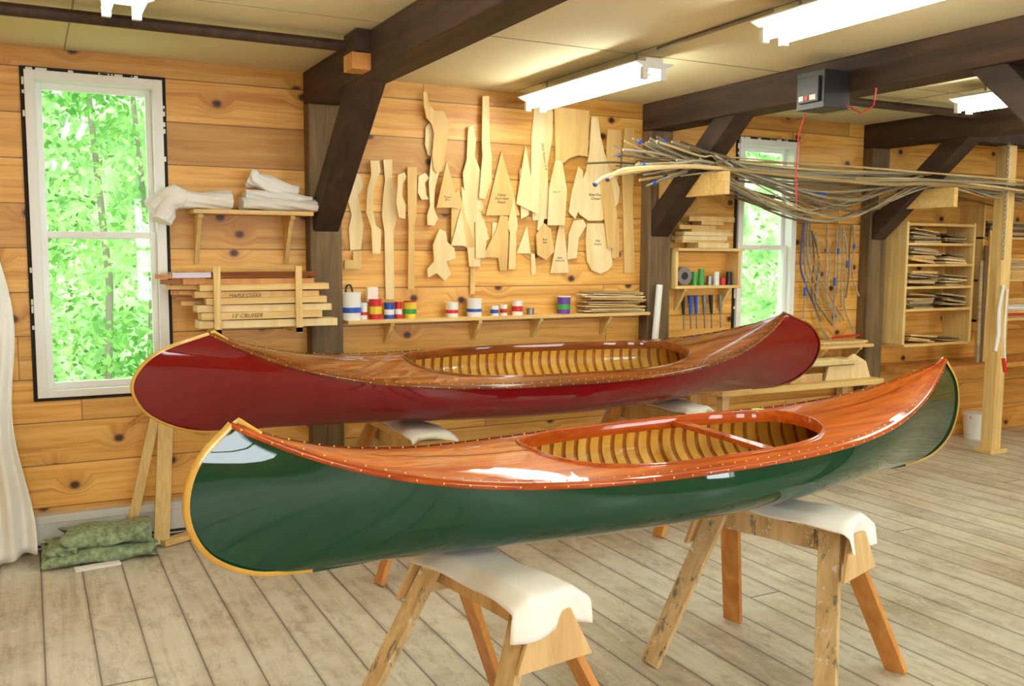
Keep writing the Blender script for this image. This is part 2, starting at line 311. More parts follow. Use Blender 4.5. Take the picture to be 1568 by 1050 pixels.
# ------------------------------------------------------------ canoes
def catmull(P,n):
    P=[np.array(p,float) for p in P];P=[2*P[0]-P[1]]+P+[2*P[-1]-P[-2]];out=[];m=len(P)-3
    for k in range(n+1):
        t=k/n*m;i=min(int(t),m-1);u=t-i;a,b_,c,d=P[i:i+4]
        out.append(.5*((2*b_)+(c-a)*u+(2*a-5*b_+4*c-d)*u*u+(3*b_-a-3*c+d)*u**3))
    return out
M_badge=plain('green_badge',(170,210,80),.4,var=.4,sc_=60)
def canoe(name,stem,depth,bm,xc,cl,wc,mhull,mdeck,mtrim,crown,mat4,thwart_x=(),badge=False,margin=.03,bw=1.0):
    b=MB();NG=30;st=catmull(stem,NG);a=st[-1][0]
    xs=lambda g:np.interp(g,np.linspace(0,1,NG+1),[p[0] for p in st]);zs=lambda g:np.interp(g,np.linspace(0,1,NG+1),[p[1] for p in st])
    def P(s,g,side,inset=0):
        S=abs(s);sg=1 if s>=0 else -1;ph=g*math.pi/2;w=S**4
        zm=depth*(1-max(0,math.cos(ph))**.8);ym=math.sin(ph)**.68;ye=g**.75;k=S**2
        yy=bm*((1-k)*ym+k*ye)*(1-S**(1.75+.35*g))*(1+.10*math.sin(math.pi*g**1.35))
        zz=(1-w)*zm+w*float(zs(g));x=s*a+sg*(float(xs(g))-a)*S**7
        if inset:
            cy=max(0,yy);f_=max(0,1-inset/(cy+1e-6));yy=yy*f_;zz=zz+inset*max(0,1-g*1.3)
        return (x,side*yy,zz)
    B=lambda s:P(s,1,1)[1]
    Zs=lambda s:P(s,1,1)[2]
    SS=np.sin(np.linspace(-math.pi/2,math.pi/2,121))*.5+np.linspace(-1,1,121)*.5
    for side in(-1,1):
        G=[[P(s,(j/NG),side) for j in range(NG+1)] for s in SS]
        if side<0: G=[r[::-1] for r in G]
        b.grid(G,mhull)
        G=[[P(s,(j/NG),side,.012) for j in range(NG+1)] for s in np.linspace(-.82,.82,50)]
        b.grid(G,M_inner)
    nexp=2.7
    def bc(x):
        q=abs((x-xc)/cl)
        return 0 if q>=1 else min(wc*(1-q**nexp)**(1/nexp),B(x/a)-margin)
    def dz(s,y):
        Bs=max(B(s),1e-4);return Zs(s)+crown*(Bs/bm)*(1-min(1,(y/Bs)**2))
    th=np.linspace(-math.pi/2,math.pi/2,50)
    SD=sorted(set(np.round(np.concatenate([np.linspace(-1,(xc-cl)/a,34),(xc+cl*np.sin(th))/a,np.linspace((xc+cl)/a,1,34)]),6)))
    for side in(-1,1):
        G=[]
        for s in SD:
            Bs=B(s);i=bc(s*a);row=[]
            us=[0,min(.45,.028/max(Bs-i,1e-3))]
            us+=[us[1]+(1-us[1])*k/7 for k in range(1,8)]
            for u in us:
                y=Bs+(i-Bs)*u;row.append((s*a,side*y,dz(s,y)+.004))
            G.append(row)
        G1=[r[:2] for r in G];G2=[r[1:] for r in G]
        if side>0: G1=[r[::-1] for r in G1];G2=[r[::-1] for r in G2]
        b.grid(G1,mtrim);b.grid(G2,mdeck)
        RR=[]
        for s in np.linspace(-1,1,90):
            Bs=B(s);z=Zs(s)
            RR.append([(s*a,side*(Bs-.004),z-.013),(s*a,side*(Bs+.008),z-.012),(s*a,side*(Bs+.011),z-.004),(s*a,side*(Bs+.009),z+.005),(s*a,side*(Bs-.006),z+.007)])
        b.grid(RR,mtrim)
        for s in np.arange(-.985,.99,.05/a):
            c=(s*a,side*(B(s)-.014),dz(s,B(s)-.014)+.0050);r=.0034
            b.add([(c[0]+r*math.cos(t),c[1]+r*math.sin(t),c[2]) for t in np.arange(6)*math.pi/3]+[(c[0],c[1],c[2]+r)],[(i,(i+1)%6,6) for i in range(6)],M_brass,True)
        for s in np.arange(-.985,.99,.07/a):
            c=(s*a,side*(B(s)+.0105),Zs(s)-.003);r=.003
            b.add([(c[0]+r*math.cos(t),c[1],c[2]+r*math.sin(t)) for t in np.arange(6)*math.pi/3]+[(c[0],c[1]+side*r,c[2])],[(i,(i+1)%6,6) for i in range(6)],M_brass,True)
    for s0,s1 in((-1,(xc-cl)/a),((xc+cl)/a,1)):
        b.grid([[(s*a,y,dz(s,0)+.006) for y in(-.004,.004)] for s in np.linspace(s0,s1,30)],mtrim)
    n=120;path=[]
    for k in range(n):
        t=2*math.pi*k/n;x=xc+cl*math.copysign(abs(math.cos(t))**(2/nexp),math.cos(t))*.999;i=bc(x) if abs(math.cos(t))<.999 else 0
        y=math.copysign(i,math.sin(t));path.append(Vector((x,y,dz(x/a,y))))
    G=[]
    for k in range(n):
        d=(path[(k+1)%n]-path[k-1]);d.z=0
        nrm=Vector((d.y,-d.x,0)).normalized() if d.length>1e-5 else Vector((math.copysign(1,path[k].x-xc),0,0))
        p=path[k]
        G.append([p+nrm*o+Vector((0,0,h)) for o,h in((-.005,-.035),(-.006,.007),(-.003,.011),(.003,.011),(.006,.007),(.007,.004),(.011,.003))])
    b.grid(G,mtrim,True,True)
    x=xc-cl-.25
    while x<xc+cl+.25:
        hw=.018
        for side in(-1,1):
            G=[]
            for j in range(0,NG+1):
                g=j/NG
                G.append([P((x-hw)/a,g,side,.013),P((x-hw)/a,g,side,.02),P((x+hw)/a,g,side,.02),P((x+hw)/a,g,side,.013)])
            b.grid(G,M_ribs,False)
        x+=.056
    for side in(-1,1):
        b.grid([[(s*a,side*(B(s)-.014),Zs(s)-.018),(s*a,side*(B(s)-.03),Zs(s)-.018),(s*a,side*(B(s)-.03),Zs(s)+.0)] for s in np.linspace((xc-cl)/a-.1,(xc+cl)/a+.1,40)],mtrim,False)
    for tx in thwart_x:
        Bt=B(tx/a)-.02;G=[]
        for k in range(21):
            y=-Bt+2*Bt*k/20;wd=.022+.014*abs(2*k/20-1)**2;zt=Zs(tx/a)-.012
            G.append([(tx-wd,y,zt),(tx-wd*.8,y,zt+.016),(tx+wd*.8,y,zt+.016),(tx+wd,y,zt),(tx-wd,y,zt)])
        b.grid(G,mtrim,False)
    for sg in(-1,1):
        G=[]
        for k in range(NG+1):
            p=st[k];q=st[min(k+1,NG)]-st[max(k-1,0)];q=q/np.linalg.norm(q);nn=np.array([q[1],-q[0]])
            def pt(o,y): return (sg*(p[0]+nn[0]*o*bw),y*bw,p[1]+nn[1]*o*bw)
            G.append([pt(-.010,-.010),pt(.001,-.008),pt(.006,-.004),pt(.006,.004),pt(.001,.008),pt(-.010,.010)])
        b.grid(G,M_stem if sg<0 else mtrim if bw<1 else M_stem)
        p=st[-1];b.tube([(sg*(p[0]+.002),0,p[1]-.01),(sg*(p[0]-.02),0,p[1]+.006),(sg*(p[0]-.08),0,dz((p[0]-.08)/a,0)+.003)],[.007,.008,.004],M_stem if sg<0 else mtrim,10)
    b.box(-stem[0][0],stem[0][0],-.009,.009,-.008,.004,mhull)
    if badge:
        bx=xc+cl*.93;yb=bc(bx)+.03;zz=dz(bx/a,yb)+.006
        b.cyl((bx,yb,zz),.026,.026,.004,M_badge,24)
    return b.build(name,mat4)
def place(cx,cy,cz,ang,rl): return Matrix.Translation((cx,cy,cz))@Matrix.Rotation(ang,4,'Z')@Matrix.Rotation(rl,4,'X')
KG=.635
canoe('green_decked_canoe',[(1.27,-.005),(1.43,.015),(1.55,.085),(1.60,.20),(1.575,.325),(1.485,.425)],.22,.325,.03,.60,.268,M_hullg,M_orangedeck,M_orangetrim,.035,place(1.925,2.534,KG,math.atan(.067),math.radians(2.5)),thwart_x=(.25,),badge=True)
KR=.70
canoe('red_decked_canoe',[(1.48,-.01),(1.73,.0),(1.91,.08),(1.985,.195),(1.96,.295),(1.86,.38),(1.67,.445)],.225,.39,.08,.82,.31,M_hullr,M_reddeck,M_redtrim,.045,place(2.36,4.26,KR,0,math.radians(8)),margin=.04,bw=.8)
# ------------------------------------------------------------ sawhorses with cloths
def sawhorse(far,near,zt,m1,m2,mg_):
    b=MB();fa=Vector((far[0],far[1],0));ne=Vector((near[0],near[1],0));e=(ne-fa).normalized();l=Vector((-e.y,e.x,0))
    up=Vector((0,0,1))
    b.board(fa+up*(zt-.02),ne+up*(zt-.02),.13,.036,mg_,side=l)
    b.board(fa+up*(zt-.08),ne+up*(zt-.08),.035,.09,mg_,side=l)
    for base,sg in((fa,-1),(ne,1)):
        for sl in(-1,1):
            mt=m1 if sl>0 else m2
            top=base-e*sg*.05+l*sl*.035+up*(zt-.045);ft=base+e*sg*.07+l*sl*.29
            ft.z=.0;b.board(ft+Vector((0,0,.004)),top,.075,.024,mt,side=e)
        q=base+e*sg*.012
        def gp(w,h,o): return q+l*w+up*h+e*sg*(o+(zt-h)*.11)
        z1=zt-.045;z2=zt-.18
        vs=[gp(-.06,z1,0),gp(.06,z1,0),gp(.125,z2,0),(gp(-.125,z2,0))]
        vs+= [v_+e*sg*.014 for v_ in vs]
        b.add(vs,[(3,2,1,0),(4,5,6,7),(0,1,5,4),(1,2,6,5),(2,3,7,6),(3,0,4,7)],M_horse)
    return b.build('sawhorse',bevel=.002)
def cloth(far,near,zt,t0,w,hang,seed):
    fa=Vector((far[0],far[1],0));ne=Vector((near[0],near[1],0));L=(ne-fa).length;e=(ne-fa).normalized();l=Vector((-e.y,e.x,0));rr=random.Random(seed);p1,p2=rr.random()*6,rr.random()*6
    G=[];r=.022;n=44;tot=L*(1-t0)+.03+hang
    for i in range(n+1):
        q=L*t0+tot*i/n;row=[]
        for j in range(25):
            c=(j/24-.5)*w
            L2=L+.01+.008*math.sin(c*20+p1)
            if q<L2: ex,zz=q,0
            elif q<L2+r*math.pi/2: an=(q-L2)/r;ex,zz=L2+r*math.sin(an),-(r-r*math.cos(an))
            else: ex,zz=L2+r+.02*math.sin(c*26+p2)*(q-L2)/hang,-(r+q-L2-r*math.pi/2)
            over=max(0,abs(c)-.07);hang_f=max(0,1+zz/.05)
            zz-=over*(.6*hang_f)
            cc=math.copysign(min(abs(c),.07)+over*.85,c)
            zz+=.003*math.sin(q*23+p2)*(.4+abs(c)*6)
            row.append(fa+e*ex+l*cc*(1+.10*math.sin(q*9+p1))+Vector((0,0,zt+.012+zz)))
        G.append(row)
    b=MB();b.grid(G,M_cloth);return b.build('white_padding_cloth',solid=.004)
HG=KG-.028
h1=((1.10,2.62),(1.18,2.07));h2=((2.26,2.70),(2.43,2.20))
sawhorse(*h1,HG,M_horse2,M_paint,M_horse);sawhorse(*h2,HG,M_horse2,M_paint,M_paint)
cloth(*h1,HG,.1,.26,.10,3);cloth(*h2,HG,.1,.23,.10,5)
HR=KR-.075
h3=((1.64,4.72),(1.64,3.96));h4=((3.2,4.72),(3.2,3.98))
for h in(h3,h4): sawhorse(*h,HR,M_horse,M_horse2,M_horse)
cloth(*h3,HR+.03,.2,.22,.03,8);cloth(*h4,HR+.03,.2,.22,.03,9)
# ------------------------------------------------------------ templates on the wall
T=[[(538,262),(552,270),(556,285),(548,300),(552,325),(556,345),(552,382),(536,383),(533,350),(538,330),(532,305),(534,280)],
[(540,385),(553,385),(553,412),(527,412),(527,398),(540,398)],
[(566,246),(580,246),(582,262),(572,290),(570,320),(575,345),(583,352),(582,388),(570,388),(568,350),(560,325),(562,290),(568,268)],
[(586,245),(600,244),(600,275),(608,300),(608,330),(602,355),(603,458),(590,458),(588,355),(584,330),(586,300),(589,275)],
[(623,256),(638,256),(637,330),(634,345),(634,443),(624,443),(625,345),(624,330)],
[(608,268),(618,264),(622,270),(616,282),(615,300),(621,315),(620,335),(610,333),(606,310),(608,285)],
[(640,270),(650,265),(657,272),(650,280),(652,298),(656,305),(645,306),(639,295)],
[(647,141),(653,141),(656,160),(665,170),(678,170),(686,185),(684,215),(680,238),(676,262),(668,266),(663,258),(661,235),(664,205),(660,190),(652,180),(648,160)],
[(651,195),(662,182),(670,195),(668,210),(660,225),(662,240),(655,238),(650,222)],
[(660,240),(672,240),(672,262),(665,290),(664,318),(670,335),(664,346),(654,344),(653,330),(658,315),(656,280)],
[(683,247),(703,318),(668,318)],
[(716,195),(724,192),(728,215),(726,240),(735,262),(733,290),(740,318),(735,324),(720,310),(710,290),(708,265),(714,245),(715,220)],
[(738,148),(748,147),(749,215),(752,240),(752,275),(742,305),(733,303),(735,275),(738,240),(737,215)],
[(767,232),(795,330),(743,330)],
[(706,285),(722,310),(735,325),(748,365),(735,378),(735,408),(718,408),(715,380),(700,372),(708,340)],
[(705,320),(714,376),(690,376)],
[(765,330),(777,332),(778,370),(775,414),(765,414),(762,395),(738,393),(750,370),(760,350)],
[(804,222),(822,328),(790,312)],
[(818,158),(846,160),(845,210),(838,250),(838,335),(815,338),(812,300),(813,210)],
[(848,164),(902,170),(899,240),(885,238),(872,242),(862,250),(850,246)],
[(850,245),(860,247),(867,290),(864,345),(838,345),(840,290)],
[(860,320),(870,418),(842,418)],
[(833,342),(842,350),(848,385),(835,398),(822,390),(820,360)],
[(806,345),(812,388),(790,388)],
[(905,180),(915,180),(918,205),(925,235),(940,265),(948,290),(946,310),(936,326),(920,338),(900,338),(886,328),(880,312),(884,290),(897,262),(902,230)],
[(930,198),(950,200),(950,240),(945,275),(935,265),(928,235)],
[(898,342),(935,342),(934,375),(937,405),(930,414),(918,419),(905,414),(898,400),(896,370)],
[(885,255),(892,262),(890,310),(880,335),(870,325),(875,295)],
[(956,196),(970,196),(972,250),(968,300),(971,418),(955,418),(953,300),(951,250)],
[(878,338),(892,336),(897,345),(885,365),(882,395),(868,397),(870,360)],
[(672,350),(682,355),(684,370),(695,380),(697,395),(683,400),(690,420),(680,430),(668,418),(655,425),(653,412),(664,400),(662,375)],
[(720,405),(727,405),(726,450),(719,450)],[(780,358),(790,360),(788,412),(778,412)],[(812,388),(818,388),(820,420),(813,420)],[(936,335),(947,335),(947,395),(936,395)],
[(727,340),(740,335),(745,352),(742,395),(728,395)],[(776,345),(786,300),(792,345),(786,372)],
[(691,300),(702,290),(712,330),(722,360),(728,378),(690,376)],[(753,340),(766,342),(764,395),(752,392)],[(795,260),(804,250),(812,300),(808,330),(797,335)],[(918,275),(934,270),(944,330),(940,380),(930,380)],[(824,330),(832,335),(830,355),(822,352)],[(670,380),(686,385),(680,402),(668,400)]]
par=bpy.data.objects.new('canoe_part_templates',None);sc.collection.objects.link(par)
for i,t in enumerate(T):
    d=.002+.0009*((i*17)%43);pts=[wz(u,v,WY-d) for u,v in t]
    area=sum(pts[k][0]*pts[(k+1)%len(pts)][1]-pts[(k+1)%len(pts)][0]*pts[k][1] for k in range(len(pts)))
    if area<0: pts=pts[::-1]
    b=MB();b.prism(pts,'Y',WY-d-.008,WY-d,[M_ply,M_ply2,M_ply][i%3]);o=b.build('template_%d'%(i+1));o.parent=par
M_ink=plain('pencil_ink',(70,60,50),.8,var=0)
def label(txt,u,v,size,Y,rot=0,parent=None,nm='handwritten_label'):
    x,z=wz(u,v,Y);c=bpy.data.curves.new(nm,'FONT');c.body=txt;c.size=size;c.align_x='CENTER';c.materials.append(M_ink);c.shear=.3;c.extrude=.0003
    o=bpy.data.objects.new(nm,c);sc.collection.objects.link(o);o.location=(x,Y,z);o.rotation_euler=(math.radians(90),math.radians(rot),0);o.parent=parent
for tx,u,v,sz,r,k in (('Canoe\nStern Seat\nNotch',768,300,.022,0,13),('Bow\nSeat',834,368,.018,0,22),('Stem\nForm 16',857,396,.018,0,21),('Thwart\n30 in',685,303,.016,0,10),('Deck Pattern 15 ft',832,240,.022,80,18),('Bow Deck\nCruiser',912,300,.024,0,24),('Deck 17',852,295,.015,0,20),('Seat\nFrame',915,370,.022,0,26)):
    label(tx,u,v,sz,WY-(.002+.0009*((k*17)%43))-.009,r,par,'template_label_%d'%(k+1))
# ------------------------------------------------------------ shelves
def bracket(b,x,y,z,dep,h,mat):
    b.box(x-.012,x+.012,y-dep,y,z-.02,z,mat);b.prism([(y,z-.02),(y-dep*.9,z-.02),(y-dep*.75,z-.05),(y,z-h)],'X',x-.011,x+.011,mat)
b=MB();zS=1.115
b.box(1.56,3.595,WY-.14,WY,zS-.02,zS,M_pine)
for u in(590,723,815,920): bracket(b,wz(u,490)[0],WY,zS-.02,.12,.13,M_pineZ)
b.build('paint_shelf',bevel=.002)
def can(b,u,v0,v1,wpx,body,band=None,Y=WY-.07,z0=None,lid=None,hb=.34):
    x,_=wz(u,v1,Y);z=zS if z0 is None else z0;h=(v1-v0)*5.6/f*.95;r=wpx/2*5.4/f
    b.cyl((x,Y,z),r*.97,r,h,body,20)
    if band: b.cyl((x,Y,z+h*.28),r*1.02,r*1.02,h*hb,band,20)
    b.cyl((x,Y,z+h),r*1.05,r*1.05,.006,lid or body,20)
b=MB()
can(b,537,443,483,30,M_white,M_blue,hb=.2);can(b,557,458,482,11,M_white,M_red,hb=.2);can(b,575,452,481,19,M_red,M_yel,hb=.4);can(b,596,458,481,15,M_blue,M_white,hb=.35);can(b,610,456,480,11,M_red,M_white)
can(b,628,454,479,19,M_yel,M_green,lid=M_red,hb=.3);can(b,692,456,478,20,M_white,M_red,hb=.25);can(b,726,450,477,24,M_white,M_blue,hb=.18);can(b,757,462,477,13,M_white,M_blue,hb=.4);can(b,771,460,476,12,M_white,M_red,hb=.4)
can(b,792,454,476,18,M_white,M_red,hb=.4);can(b,812,466,475,12,M_metal);can(b,863,444,472,22,plain('purple_label',(100,60,160),.4,var=0),M_green,lid=M_white,hb=.3)
x,_=wz(570,430,WY-.05);b.box(x-.03,x+.03,WY-.06,WY-.03,zS+.1,zS+.18,M_cloth);b.cyl((x,WY-.05,zS),.012,.012,.1,M_horse2)
x=1.575;P=catmull([(x+.04,WY-.06,zS+.14),(x+.03,WY-.05,zS+.19),(x,WY-.06,zS+.18),(x-.0,WY-.06,zS+.08),(x+.0,WY-.06,zS+.01)],16);b.tube([tuple(p) for p in P],.006,M_black,6)
b.build('paint_cans')
def scraps(b,x0,x1,y0,y1,z0,n,th,mats,jit=.25,tilt=.02):
    z=z0
    for i in range(n):
        L=(x1-x0);a=x0+random.uniform(0,jit)*L*.5;c=x1-random.uniform(0,jit)*L*.5;t=th*random.uniform(.6,1.3);w=random.uniform(.6,1)*(y1-y0)
        ya=y0+random.uniform(0,(y1-y0)-w)
        b.board((a,ya+w/2,z+t/2+random.uniform(0,tilt)*.2),(c,ya+w/2+random.uniform(-.01,.01),z+t/2),w,t,random.choice(mats),side=(0,1,0));z+=t*1.02
    return z
M_gw=wood('grey_scrap',(150,128,96),(200,176,134),'X',.7)
b=MB();scraps(b,wz(876,470)[0],3.58,WY-.135,WY-.01,zS,15,.009,[M_ply,M_ply2,M_gw],.4,.1);b.build('veneer_scrap_stack')
zL=1.705
b=MB();b.box(.75,1.36,WY-.2,WY,zL-.022,zL,M_pine)
for u in(300,437): bracket(b,wz(u,360)[0],WY,zL-.022,.17,.26,M_pineZ)
b.build('wall_shelf',bevel=.002)
def roll(b,pts,rad,seed,amp=1,taper=0):
    G=[];P=catmull(pts,30)
    for i,p in enumerate(P):
        row=[];d=P[min(i+1,30)]-P[max(i-1,0)];d/=np.linalg.norm(d);up=np.array([0,0,1.]);a=np.cross(d,up);a/=np.linalg.norm(a)+1e-6;c=np.cross(a,d)
        for k in range(37):
            t=2*math.pi*k/36;q=rad[0]*(1-taper*i/30)*(1+amp*(.10*math.sin(3*t+i*.25+seed)+.07*math.sin(8*t+i*.5)))*(1+.10*math.sin(i*.45+seed))
            row.append(tuple(p+a*q*math.cos(t)+c*q*rad[1]*math.sin(t)))
        G.append(row)
    b.grid(G,M_cloth);b.add(G[0][:36],[tuple(range(36))],M_cloth);b.add(G[-1][:36],[tuple(range(36))],M_cloth)
b=MB();roll(b,[(.56,WY-.13,1.70),(.64,WY-.12,1.765),(.75,WY-.12,zL+.05),(.95,WY-.11,zL+.05)],(.047,.95),1)
roll(b,[(.60,WY-.17,1.64),(.63,WY-.15,1.72),(.70,WY-.14,1.79)],(.045,1.2),4);b.build('canvas_roll')
b=MB();roll(b,[(1.0,WY-.1,zL+.035),(1.2,WY-.1,zL+.035),(1.40,WY-.14,zL+.03)],(.07,.45),2,.7)
roll(b,[(1.02,WY-.1,zL+.085),(1.2,WY-.1,zL+.08),(1.37,WY-.12,zL+.065)],(.065,.42),5,.9,.3)
roll(b,[(1.05,WY-.08,zL+.18),(1.12,WY-.09,zL+.15),(1.3,WY-.1,zL+.11)],(.06,.8),6,1.2,.4);b.build('folded_canvas')
YR=WY-.19;z=wz(380,500,YR)[1]
px=[(288,505,.042),(292,480,.04),(286,497,.038),(300,488,.035),(283,478,.034),(290,492,.034),(265,470,.032),(248,474,.03)]
b=MB();zz=z
for i,(ua,ub,t) in enumerate(px):
    dy=(0,-.015,.01,-.01,.015,-.005,.01,0)[i]
    b.board((wz(ua,0,YR)[0],YR+dy,zz+t/2),(wz(ub,0,YR)[0],YR+dy,zz+t/2+(-.003,.003)[i%2]),.13,t*.93,[M_ply,M_pine,M_ply,M_pine,M_ply2,M_pine,M_horse2,M_redtrim][i],side=(0,1,0));zz+=t
M_stick=wood('brown_stick',(140,84,36),(180,118,58),'X',.6)
for k in range(6):
    b.board((wz(222+k*9,0,YR)[0],YR-.05+.022*k,zz-.02-.028*k),(wz(300,0,YR)[0],YR-.05+.022*k,zz-.022-.028*k),.022,.022,[M_horse2,M_stick,M_ply2][k%3],side=(0,1,0))
for u in(328,451):
    x=wz(u,460,YR)[0];b.board((x,YR-.09,z-.03),(x,YR-.09,zz+.03),.035,.014,M_pineZ,side=(1,0,0));b.board((x,WY-.002,z-.018),(x,YR-.097,z-.018),.035,.03,M_pineZ)
lr=b.build('lumber_rack',bevel=.001)
label("13' CRUISER",378,486,.03,YR-.0815,0,lr);label("MAPLE CLEAR",375,455,.026,YR-.0765,0,lr)
b=MB();xa,xb=3.80,4.36
z1=wz(1065,380)[1];z2=wz(1065,436)[1]
b.box(xa,xb,WY-.16,WY,z1-.02,z1,M_pine);b.box(xa+.0,xb,WY-.13,WY,z2-.02,z2,M_pine);b.box(xa,xa+.02,WY-.13,WY,z2,z1-.02,M_pineZ);b.box(xb-.03,xb-.01,WY-.13,WY,z2,z1-.02,M_pineZ)
for x in(xa+.1,xb-.08): bracket(b,x,WY,z2-.02,.11,.16,M_pineZ)
b.build('small_wall_shelf',bevel=.002)
b=MB();scraps(b,xa+.02,xb-.04,WY-.15,WY-.02,z1,8,.028,[M_pine,M_ply,M_ply2],.8);b.build('wood_block_stack')
b=MB();b.cyl((xa+.09,WY-.11,z2+.065),.06,.06,.05,M_metal,24,'Y');b.cyl((xa+.09,WY-.115,z2+.065),.025,.025,.005,M_black,24,'Y')
for dx,c,h in((.2,M_green,.09),(.26,M_green,.11),(.33,M_metal,.06),(.39,M_white,.09),(.45,M_red,.05),(.5,M_black,.09)): b.cyl((xa+dx,WY-.07,z2),.022,.02,h,c,16)
b.build('tape_and_bottles')
b=MB()
for dx,c in((.14,M_black),(.2,M_blue),(.25,M_blue),(.32,M_metal),(.38,M_black),(.46,M_metal)):
    b.tube([(xa+dx,WY-.03,z2-.07),(xa+dx+.01,WY-.03,z2-.2)],[.015,.010],c,8);b.tube([(xa+dx+.01,WY-.03,z2-.2),(xa+dx+.015,WY-.03,z2-.3)],[.005,.005],M_metal,6)
b.build('hanging_hand_tools')
b=MB();p=meas(1010,436,1,4.98);q=meas(1001,515,1,4.95);b.tube([tuple(q-np.array([0.02,0,.4])),tuple(p)],.022,M_white,14);b.build('white_pipe')
b=MB();x0,x1,y0=5.84,6.62,WY-.25
zt=wz(1430,340,y0)[1];zb=wz(1430,525,y0)[1]
b.box(x0,x0+.025,y0,WY,zb,zt,M_pineZ);b.box(x1-.025,x1,y0,WY,zb,zt,M_pineZ)
lv=[wz(1430,v,y0)[1] for v in(525,472,438,404,372,342)]
for z in lv: b.box(x0+.025,x1-.025,y0,WY,z-.02,z,M_pine)
b.build('open_shelf_unit',bevel=.002)
b=MB()
for z,n in zip(lv[:-1],(4,8,8,7,6)):
    scraps(b,x0+.03,x0+.42,y0+.01,WY-.03,z,n,.014,[M_gw,M_ply2,M_post,M_gw],.5,.15);scraps(b,x0+.43,x1-.03,y0+.01,WY-.03,z,max(2,n-2),.014,[M_gw,M_ply,M_post],.5,.15)
b.build('shelf_wood_scraps')
b=MB();b.box(6.75,8.6,WY-.22,WY,1.62,1.64,M_pine);b.box(6.75,8.6,WY-.22,WY,1.28,1.30,M_pine);b.box(6.75,8.6,WY-.22,WY,.96,.98,M_pine)
for x in(6.75,7.6,8.58): b.box(x,x+.02,WY-.22,WY,.96,1.9,M_pineZ)
scraps(b,6.85,7.5,WY-.2,WY-.02,.98,9,.02,[M_gw,M_ply2,M_red,M_cloth]);scraps(b,6.85,7.5,WY-.2,WY-.02,1.30,9,.02,[M_gw,M_ply2]);scraps(b,6.85,7.5,WY-.2,WY-.02,1.64,6,.02,[M_gw,M_post])
b.build('open_shelf_unit',bevel=.002)
b=MB()
for k in range(5): b.board((6.66+.05*k,4.82+.01*k,.645),(6.70+.05*k,4.86,1.45+.12*k%.4),.035,.015,[M_gw,M_post,M_ply2,M_brace,M_horse][k])
b.build('upright_offcuts')
zc=wz(1300,526,WY-.12)[1]
b=MB();b.box(5.06,5.6,WY-.2,WY,zc-.022,zc,M_pine);bracket(b,5.15,WY,zc-.022,.17,.16,M_pineZ);bracket(b,5.5,WY,zc-.022,.17,.16,M_pineZ);b.build('wall_shelf',bevel=.002)
b=MB();scraps(b,5.1,5.58,WY-.18,WY-.03,zc,3,.012,[M_ply,M_pine,M_gw]);b.tube([(5.25,WY-.12,zc+.05),(5.55,WY-.1,zc+.06)],.008,M_red,8);b.build('offcuts')
b=MB();b.box(4.0,5.5,4.72,WY-.004,.56,.60,M_pine)
for x in(4.02,5.42):
    for y in(4.74,WY-.08): b.box(x,x+.06,y,y+.06,0,.56,M_horse)
b.build('low_workbench',bevel=.003)
M_card=plain('cardboard',(206,172,118),.8,var=0)
b=MB();b.box(4.25,4.6,4.76,5.0,.601,.70,M_card);b.box(4.65,4.95,4.78,5.0,.601,.66,M_horse);scraps(b,4.3,5.4,4.76,4.98,.70,3,.02,[M_ply,M_gw]);b.prism([(5.0,.601),(5.45,.601),(5.4,.72),(5.28,.78),(5.2,.74),(5.05,.76)],'Y',4.8,4.82,M_ply);b.build('bench_boxes')
b=MB();b.box(5.85,9.0,4.75,WY-.004,.60,.64,M_horse2)
for x in(5.9,7.4,8.9): b.box(x,x+.07,4.78,4.85,0,.60,M_horse2)
b.build('wall_bench',bevel=.003)
b=MB();p=meas(1483,668,2,0);bx,by=float(p[0]),float(p[1])-.06
b.cyl((bx,by,0),.085,.10,.21,M_white,28,cap=True);b.tube([(bx+.1*math.cos(t),by-.02,.2-.09*math.sin(t)) for t in np.linspace(0,math.pi,14)],.004,M_metal,6);b.cyl((bx,by,.19),.108,.108,.018,M_white,28);b.build('white_bucket')
# ------------------------------------------------------------ strip rack
for x,ya,yb,z in((3.69,4.36,WY-.1,1.92),(5.71,4.36,WY-.1,1.90)):
    b=MB();b.box(x-.02,x+.02,ya,yb,z-.075,z+.06,M_pine);b.build('rack_arm',bevel=.003)
M_strip=[wood('strip_grey',(146,138,120),(188,178,154),'X',.6),wood('strip_tan',(212,180,120),(242,216,160),'X',.5),wood('strip_brown',(98,82,60),(140,120,90),'X',.6)]
b=MB();rr=random.Random(11)
for i in range(46):
    y=rr.uniform(4.4,4.95);xl=rr.uniform(3.05,3.5);xr=rr.uniform(6.3,7.7);zl=rr.uniform(-.08,.2);h=rr.uniform(0,.09);sag=rr.choice([0,.02,.04,.06,.12,.18,.26,.3]) 
    y2=rr.uniform(4.4,4.95);hook=rr.choice([-1,1,0])
    P=catmull([(xl,y,2.0+zl*.8+hook*.06),(xl+.3,y,2.02+zl*.3),(3.69,y,1.99+h),(4.7+rr.uniform(-.2,.2),(y+y2)/2,2.0+h-sag),(5.71,y2,1.97+h),(xr,y2+rr.uniform(-.1,.1),1.97+h-rr.uniform(0,.12))],36)
    b.tube([tuple(p) for p in P],rr.choice([.005,.007,.009]),M_strip[rr.choice([0,0,2,0,1])],6)
    if i%3==0:
        k=rr.choice([1,8,14,20]);b.tube([tuple(P[k]),tuple(P[k+1]*.4+P[k]*.6)],.013,M_blue,8)
